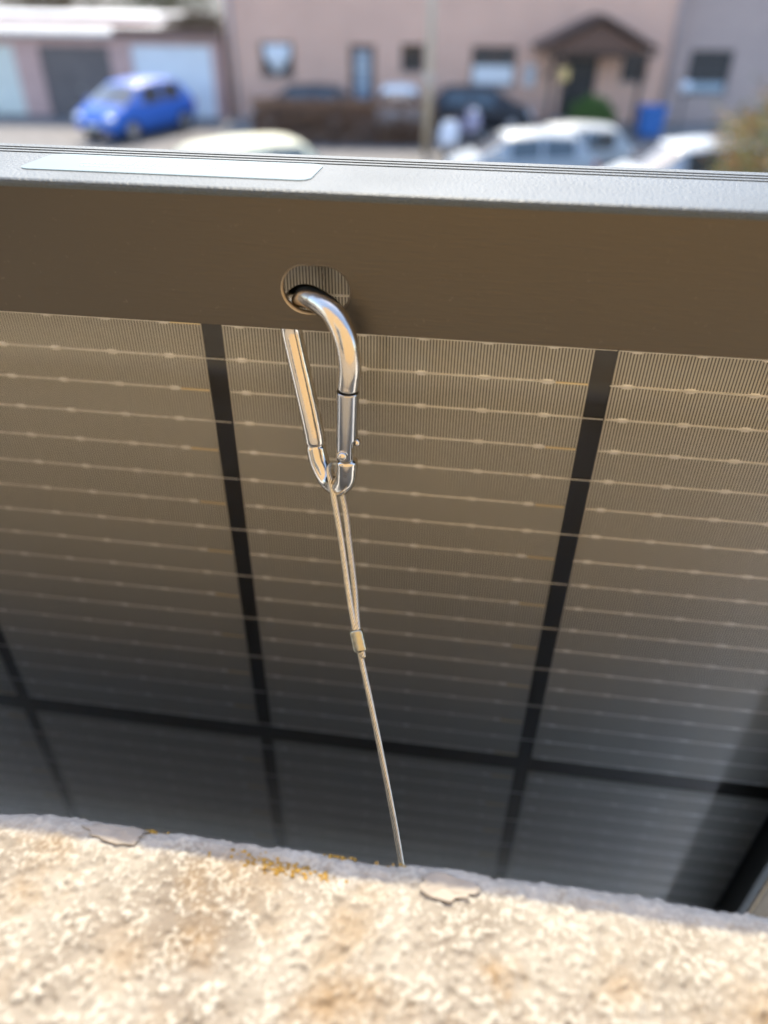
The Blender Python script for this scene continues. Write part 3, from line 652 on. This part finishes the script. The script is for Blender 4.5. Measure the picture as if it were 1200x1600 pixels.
s = prism('frame_rail', (UL, UR, VB - 30, VB - 2, FN0 + .3, FN0 + 2.1), flangeM); prism('outer_web', (UL, UR, VB - 1.9, VB, FN0, FN1), railM, s)
# laminate
blackM = mat('black_grid', (.012, .011, .010), .5)
prism('black_sheet', (UL - 20, UR + 20, TOP + 2.5, VB - 2.2, .6, 5.0), blackM, panel, 0)
# thin back glass: fresnel mix of clear and mirror
gm = bpy.data.materials.new('panel_glass'); gm.use_nodes = True; nt = gm.node_tree; nt.nodes.remove(nt.nodes['Principled BSDF'])
fr = nt.nodes.new('ShaderNodeFresnel'); fr.inputs[0].default_value = 1.5; tr = nt.nodes.new('ShaderNodeBsdfTransparent'); gs = nt.nodes.new('ShaderNodeBsdfGlossy'); gs.inputs['Roughness'].default_value = .015
mx = nt.nodes.new('ShaderNodeMixShader'); nt.links.new(fr.outputs[0], mx.inputs[0]); nt.links.new(tr.outputs[0], mx.inputs[1]); nt.links.new(gs.outputs[0], mx.inputs[2])
nt.links.new(mx.outputs[0], nt.nodes['Material Output'].inputs[0])
mesh_from('back_glass', [Q(UL - 20, TOP + 2.5, -1.2), Q(UR + 20, TOP + 2.5, -1.2), Q(UR + 20, VB - 2.2, -1.2), Q(UL - 20, VB - 2.2, -1.2)], [(3, 2, 1, 0)], gm, panel)
# cell: dark silicon with fine printed fingers every 0.95 mm
cm = bpy.data.materials.new('silicon_cell'); cm.use_nodes = True; nt = cm.node_tree; b = nt.nodes['Principled BSDF']
tc = nt.nodes.new('ShaderNodeTexCoord'); sx = nt.nodes.new('ShaderNodeSeparateXYZ'); nt.links.new(tc.outputs['Object'], sx.inputs[0])
m1 = mth('FRACT', mth('MULTIPLY', sx.outputs[0], 1000 / .95), 0)
fing = mth('LESS_THAN', mth('ABSOLUTE', mth('SUBTRACT', m1, .5), 0), .29)
n1 = nz(30, 4); silicon = mix(n1, (.06, .06, .06, 1), (.09, .09, .088, 1))
fc_ = mix(nz(300, 3), (.56, .555, .51, 1), (.68, .675, .63, 1))
nt.links.new(mix(fing, silicon, fc_), b.inputs['Base Color'])
b.inputs['Roughness'].default_value = .45; b.inputs['Metallic'].default_value = 0
ribM = mat('solder_ribbon', (.95, .93, .88), .42, .55, var=.2, scale=300)
copM = mat('bare_copper_ribbon', (.90, .76, .48), .4, .45)
cols = [(-(GX + W) * 2 , W), (-(GX + W), W), (0.0, W), (W + GX, 107.6)]
pads_f = [.05, .22, .39, .555, .725, .895]
cell_me = {}
def ribbon_mesh(wd, left_ext, right_ext, copper):
    bm = bmesh.new()
    def seg(u0, u1, hw, n_, th):
        ring = [(0, -hw), (th * .75, -hw * .8), (th, -hw * .3), (th, hw * .3), (th * .75, hw * .8), (0, hw)]
        e = [[bm.verts.new((u / 1000, (-n_ - t) / 1000, z / 1000)) for t, z in ring] for u in (u0, u1)]
        for k in range(5): bm.faces.new((e[0][k], e[0][k + 1], e[1][k + 1], e[1][k]))
        bm.faces.new(e[0]); bm.faces.new(e[1][::-1])
    L = 9.5 if copper else 0
    seg(left_ext, wd - 6.0 * (1 if copper else 0) + (right_ext if not copper else -L + 6.0), .22, 0.02, .34)
    seg(1.2, wd - (10.5 if copper else 1.2), .36, 0.01, .035)
    for k, p in enumerate(pads_f):
        seg(p * wd - 2.0, p * wd + 2.0, .52, .012, .12)
        seg(p * wd - 1.3, p * wd + 1.3, .82, .014, .09)
    me = bpy.data.meshes.new('busbar'); bmesh.ops.recalc_face_normals(bm, faces=bm.faces[:]); bm.to_mesh(me); bm.free(); me.materials.append(ribM); return me
def stub_mesh(wd):
    bm = bmesh.new(); box(bm, (wd - 9.8) / 1000, (wd - .2) / 1000, -.00034, -.00002, -.00030, .00030)
    me = bpy.data.meshes.new('copper_tab'); bm.to_mesh(me); bm.free(); me.materials.append(copM); return me
cache = {}
for ci, (u0, wd) in enumerate(cols):
    for ri, (va, vb) in enumerate(ROWS):
        cell = boxo('solar_cell', panel, cm, (0, wd / 1000, 0, .0005, -(vb - va) / 1000, 0)) if (wd, ri) not in cell_me else link('solar_cell', cell_me[(wd, ri)], None, panel)
        cell_me[(wd, ri)] = cell.data; cell.location = Q(u0, va, 0)
        for k in range(NB):
            v_ = V0 + PITCH * (k - 2) if ri == 0 else 216.5 + PITCH * k
            if v_ > vb - .8 or v_ < va + .8: continue
            cross = (k + ci) % 2 == 1
            last = ci == len(cols) - 1
            key = (wd, cross, last)
            if key not in cache: cache[key] = (ribbon_mesh(wd, 0.3, (GX - .3) if (cross and not last) else -1.0, (not cross) and not last), stub_mesh(wd))
            o = link('busbar', cache[key][0], None, cell); o.location = (random.uniform(-.0006, .0006), 0, -(v_ - va) / 1000)
            if not cross and not last: t = link('copper_tab', cache[key][1], None, cell); t.location = (0, 0, -(v_ - va) / 1000)
# fine crack line on the cell seen through the hole
tubeo('cell_scratch', panel, ribM, [Q(32.7, -13.5, -.1), Q(32.5, -12, -.1), Q(33.0, -10.4, -.1), Q(32.6, -8.8, -.1), Q(32.85, -7.0, -.1)], .00012, 5)
# sticker with a bar code
stM = mat('sticker_film', (.085, .155, .195), .55, var=.05, scale=60)
bm = bmesh.new(); u0, u1, n0, n1, rr = -40.2, 34.8, -22.0, -2.6, 3.2; vs = []
for (cx, cy, a0) in ((u1 - rr, n1 - rr, 0), (u0 + rr, n1 - rr, 90), (u0 + rr, n0 + rr, 180), (u1 - rr, n0 + rr, 270)):
    for k in range(7): a = D2R(a0 + 15 * k); vs.append(bm.verts.new(Q(cx + rr * math.cos(a), TOP - .05, cy + rr * math.sin(a))))
f_ = bm.faces.new(vs); r_ = bmesh.ops.extrude_face_region(bm, geom=[f_]); bmesh.ops.translate(bm, vec=(0, 0, .00018), verts=[e for e in r_['geom'] if isinstance(e, bmesh.types.BMVert)])
stk = bm_obj('sticker', bm, stM, panel); stk['label'] = 'long pale blue sticker with rounded corners and a bar code'
prM = mat('sticker_print', (.28, .36, .40), .5)
bm = bmesh.new(); x = -27.5
z = (Q(0, TOP - .05, 0).z + .00018)
def mark(a0, a1, b0, b1):
    p0 = Q(a0, 0, b0); p1 = Q(a1, 0, b1); box(bm, p0.x, p1.x, p0.y, p1.y, z + .00001, z + .00005)
while x < -2:
    wbar = random.choice((.35, .35, .7, 1.1)); mark(x, x + wbar, -13.5, -6.0); x += wbar + random.choice((.4, .5, .9))
bm_obj('bar_code', bm, prM, stk)
bm = bmesh.new()
for (a, b0, ln) in ((3, -6.5, 7), (3, -10, 5), (3, -13, 6), (-26, -16.5, 10), (-14, -16.5, 8)):
    xx = a
    while xx < a + ln: ww = random.uniform(.5, 1.2); mark(xx, xx + ww, b0, b0 + .9); xx += ww + .35
bm_obj('small_print', bm, prM, stk)
bm = bmesh.new()
for k in range(10):
    xx = 17 + k * 1.25; mark(xx, xx + .8, -9.5, -9.5 + random.choice((2.0, 2.6, 3.2)))
mark(15, 15.7, -12, -6); mark(15.9, 16.6, -11, -10.2)
bm_obj('logo_print', bm, prM, stk)

# ------------------------------------------------------------------ carabiner
steel = mat('polished_steel', (.62, .57, .50), .17, 1.0, bump=.10, bscale=500)
gateM = mat('gate_steel', (.46, .45, .44), .2, 1.0, bump=.06, bscale=900)
cb = empty('carabiner', P(41, 37, -36), 0, 'steel snap hook hooked through the slotted hole of the panel frame', 'carabiner')
CBo = Vector(cb.location)
def K(u, v, n): return P(u, v, n) - CBo
pts = [(46.9, 3.6, -41.2), (47.55, -3, -41.8), (46.4, -9.6, -40.8), (42.9, -14.2, -37.3), (38.0, -15.7, -32.9), (33.6, -15.2, -29.0), (30.0, -11.8, -25.4), (28.4, -5.5, -23.7), (29.3, 1, -24.2), (32.2, 14, -26.6), (34.4, 25, -28.4), (34.9, 29.4, -29.0), (36.4, 34.0, -30.8), (39.6, 37.2, -34.0), (43.0, 36.4, -37.4), (45.4, 32.4, -39.7), (46.0, 28, -40.3), (46.0, 22.5, -40.3)]
path, L = resample(catmull([K(*p) for p in pts], 24), .0004)
def crad(t):
    s = t * L * 1000
    r = 2.95
    r -= .38 * math.exp(-((s - Lpinch) / .55) ** 2)                # stamped neck where the hook begins
    if s > Lend - 3.1: r = 2.95 - 1.05 * min(1, (s - (Lend - 3.1)) / .5)
    if s < .35: r -= .5 * (1 - s / .35)
    return r / 1000
Lend = L * 1000
d0 = [((p - K(34.8, 28.4, -28.9)).length, i) for i, p in enumerate(path)]; Lpinch = min(d0)[1] / (len(path) - 1) * Lend
v, f = tube(path, crad, 40); mesh_from('hook_body', v, f, steel, cb, True)
# gate: sleeve with an open notch at the hinge end, rivet and lugs
ga, gb_ = Vector(K(46.85, 4.15, -41.2)), Vector(K(46.0, 21.6, -40.3)); ax = (gb_ - ga).normalized()
tcam = (CAM - (ga + CBo)).normalized(); tcam = (tcam - ax * tcam.dot(ax)).normalized(); side = ax.cross(tcam)   # side: to the image's left or right
if side.x < 0: side = -side
bm = bmesh.new(); NS = 36; rows = []
glen = (gb_ - ga).length
steps = [0, .0003, .0006] + list(np.linspace(.001, glen, 34)) + [glen + k for k in (.0006, .0012, .0018, .0024, .003)]
for s in steps:
    row = []
    for k in range(NS):
        th = 2 * math.pi * k / NS; r = .00292 - (.0003 * (1 - s / .0003) if s < .0003 else 0)
        row.append((s, th, ga + ax * s + (side * math.cos(th) + tcam * math.sin(th)) * r))
    rows.append(row)
vm = [[bm.verts.new(c_[2]) for c_ in row] for row in rows]
for i in range(len(rows) - 1):
    for k in range(NS):
        s = rows[i][k][0]; th = (rows[i][k][1] + math.pi) % (2 * math.pi) - math.pi
        if s > glen - .0034 and abs(th) < 1.0: continue                     # notch towards the spine
        if s > glen - .0004 and not (1.0 < th < 2.75 ) and not (-2.75 < th < -1.0): continue
        bm.faces.new((vm[i][k], vm[i][(k + 1) % NS], vm[i + 1][(k + 1) % NS], vm[i + 1][k]))
bmesh.ops.delete(bm, geom=[v_ for v_ in bm.verts if not v_.link_faces], context='VERTS')
gt = bm_obj('gate', bm, gateM, cb, True); s_ = gt.modifiers.new('s', 'SOLIDIFY'); s_.thickness = .00055; s_.offset = -1
bm = bmesh.new(); pc = gb_ + ax * .0008 + tcam * .0027 - side * .0010
cyl(bm, pc, tcam, .0015, .0006, 24); r_ = bmesh.ops.create_uvsphere(bm, u_segments=16, v_segments=8, radius=.00138)
bmesh.ops.translate(bm, vec=pc + tcam * .0001, verts=r_['verts']); bm_obj('rivet', bm, steel, gt, True)
for (dv, ds) in ((-.0022, .0028), (.0058, .0024)):
    bm = bmesh.new(); r_ = bmesh.ops.create_uvsphere(bm, u_segments=14, v_segments=8, radius=.0013); bmesh.ops.scale(bm, vec=(.75, 1, .9), verts=r_['verts'])
    bmesh.ops.translate(bm, vec=gb_ + ax * dv + side * ds + tcam * .0006, verts=r_['verts']); bm_obj('hinge_lug', bm, steel, cb, True)

# ------------------------------------------------------------------ wire rope
rope = empty('wire_rope', P(70, 160, -120), 0, 'twisted steel safety wire looped through the snap hook and crimped', 'wire rope')
RO = Vector(rope.location)
def T(u, v, n): return P(u, v, n) - RO
ropeM = mat('rope_steel', (.74, .67, .54), .36, 1.0, var=.12, scale=900)
coreM = mat('rope_core', (.06, .05, .035), .6, .5)
def strands(name, pts, ph):
    path, L = resample(catmull([T(*p) for p in pts], 20), .00035); fr = frames(path); Vs, Fs = [], []
    acc = [0.0]
    for a, b2 in zip(path, path[1:]): acc.append(acc[-1] + (b2 - a).length)
    for k in range(6):
        pk = [p + (a * math.cos(ph + k * math.pi / 3 + acc[i] / .0066 * 2 * math.pi) + b2 * math.sin(ph + k * math.pi / 3 + acc[i] / .0066 * 2 * math.pi)) * .00063 for i, (p, t, a, b2) in enumerate(fr)]
        v, f = tube(pk, .000262, 8); o = len(Vs); Vs += v; Fs += [tuple(i + o for i in q) for q in f]
    o = mesh_from(name, Vs, Fs, ropeM, rope, True)
    v, f = tube(path, .00034, 8); mesh_from('rope_core', v, f, coreM, o, True)
    return o
strands('loop_strand', [(53.6, 77.0, -63.6), (51.0, 70.4, -59.6), (48.1, 62.0, -53.2), (45.3, 51.0, -46.6), (43.0, 42.0, -42.2), (41.2, 35.0, -38.9), (40.3, 32.4, -36.8), (40.3, 31.6, -34.6), (41.0, 33.2, -32.4), (42.3, 39.0, -33.0), (44.6, 45.5, -36.6), (46.9, 53.2, -43.2), (49.8, 63.0, -51.8), (51.9, 70.2, -59.7), (54.0, 76.8, -64.0)], 0.3)
tail = [(52.6, 75.0, -62.6), (54.1, 79.1, -65.2), (57.5, 86.9, -72), (62.9, 100.4, -83), (68.5, 115.5, -95), (73.7, 130.5, -108), (78, 143, -120), (79, 147, -126)]
strands('tail_strand', tail, 1.1)
fa, fb = Vector(T(51.2, 70.6, -59.4)), Vector(T(53.1, 75.5, -62.9)); ax = (fb - fa).normalized(); s1 = ax.orthogonal().normalized(); s2 = ax.cross(s1)
v, f = [], []
prf = [(.00, 1.35), (.00, 1.95), (.10, 2.1), (.28, 2.1), (.33, 2.03), (.38, 2.1), (.60, 2.1), (.65, 2.03), (.70, 2.1), (.94, 2.1), (1.0, 1.9), (1.0, .85)]
LN = (fb - fa).length
wide = (Vector(T(51.9, 70.2, -59.7)) - Vector(T(51.0, 70.4, -59.6))); wide = (wide - ax * wide.dot(ax)).normalized(); thin = ax.cross(wide)
for (t, r) in prf:
    for k in range(28):
        a = 2 * math.pi * k / 28; v.append(fa + ax * (t * LN) + wide * (r * .00098 * math.cos(a)) + thin * (r * .00074 * math.sin(a)))
for i in range(len(prf) - 1):
    for k in range(28): f.append((i * 28 + k, i * 28 + (k + 1) % 28, (i + 1) * 28 + (k + 1) % 28, (i + 1) * 28 + k))
mesh_from('ferrule', v, f, mat('ferrule_metal', (.46, .43, .33), .28, 1.0), rope, True)
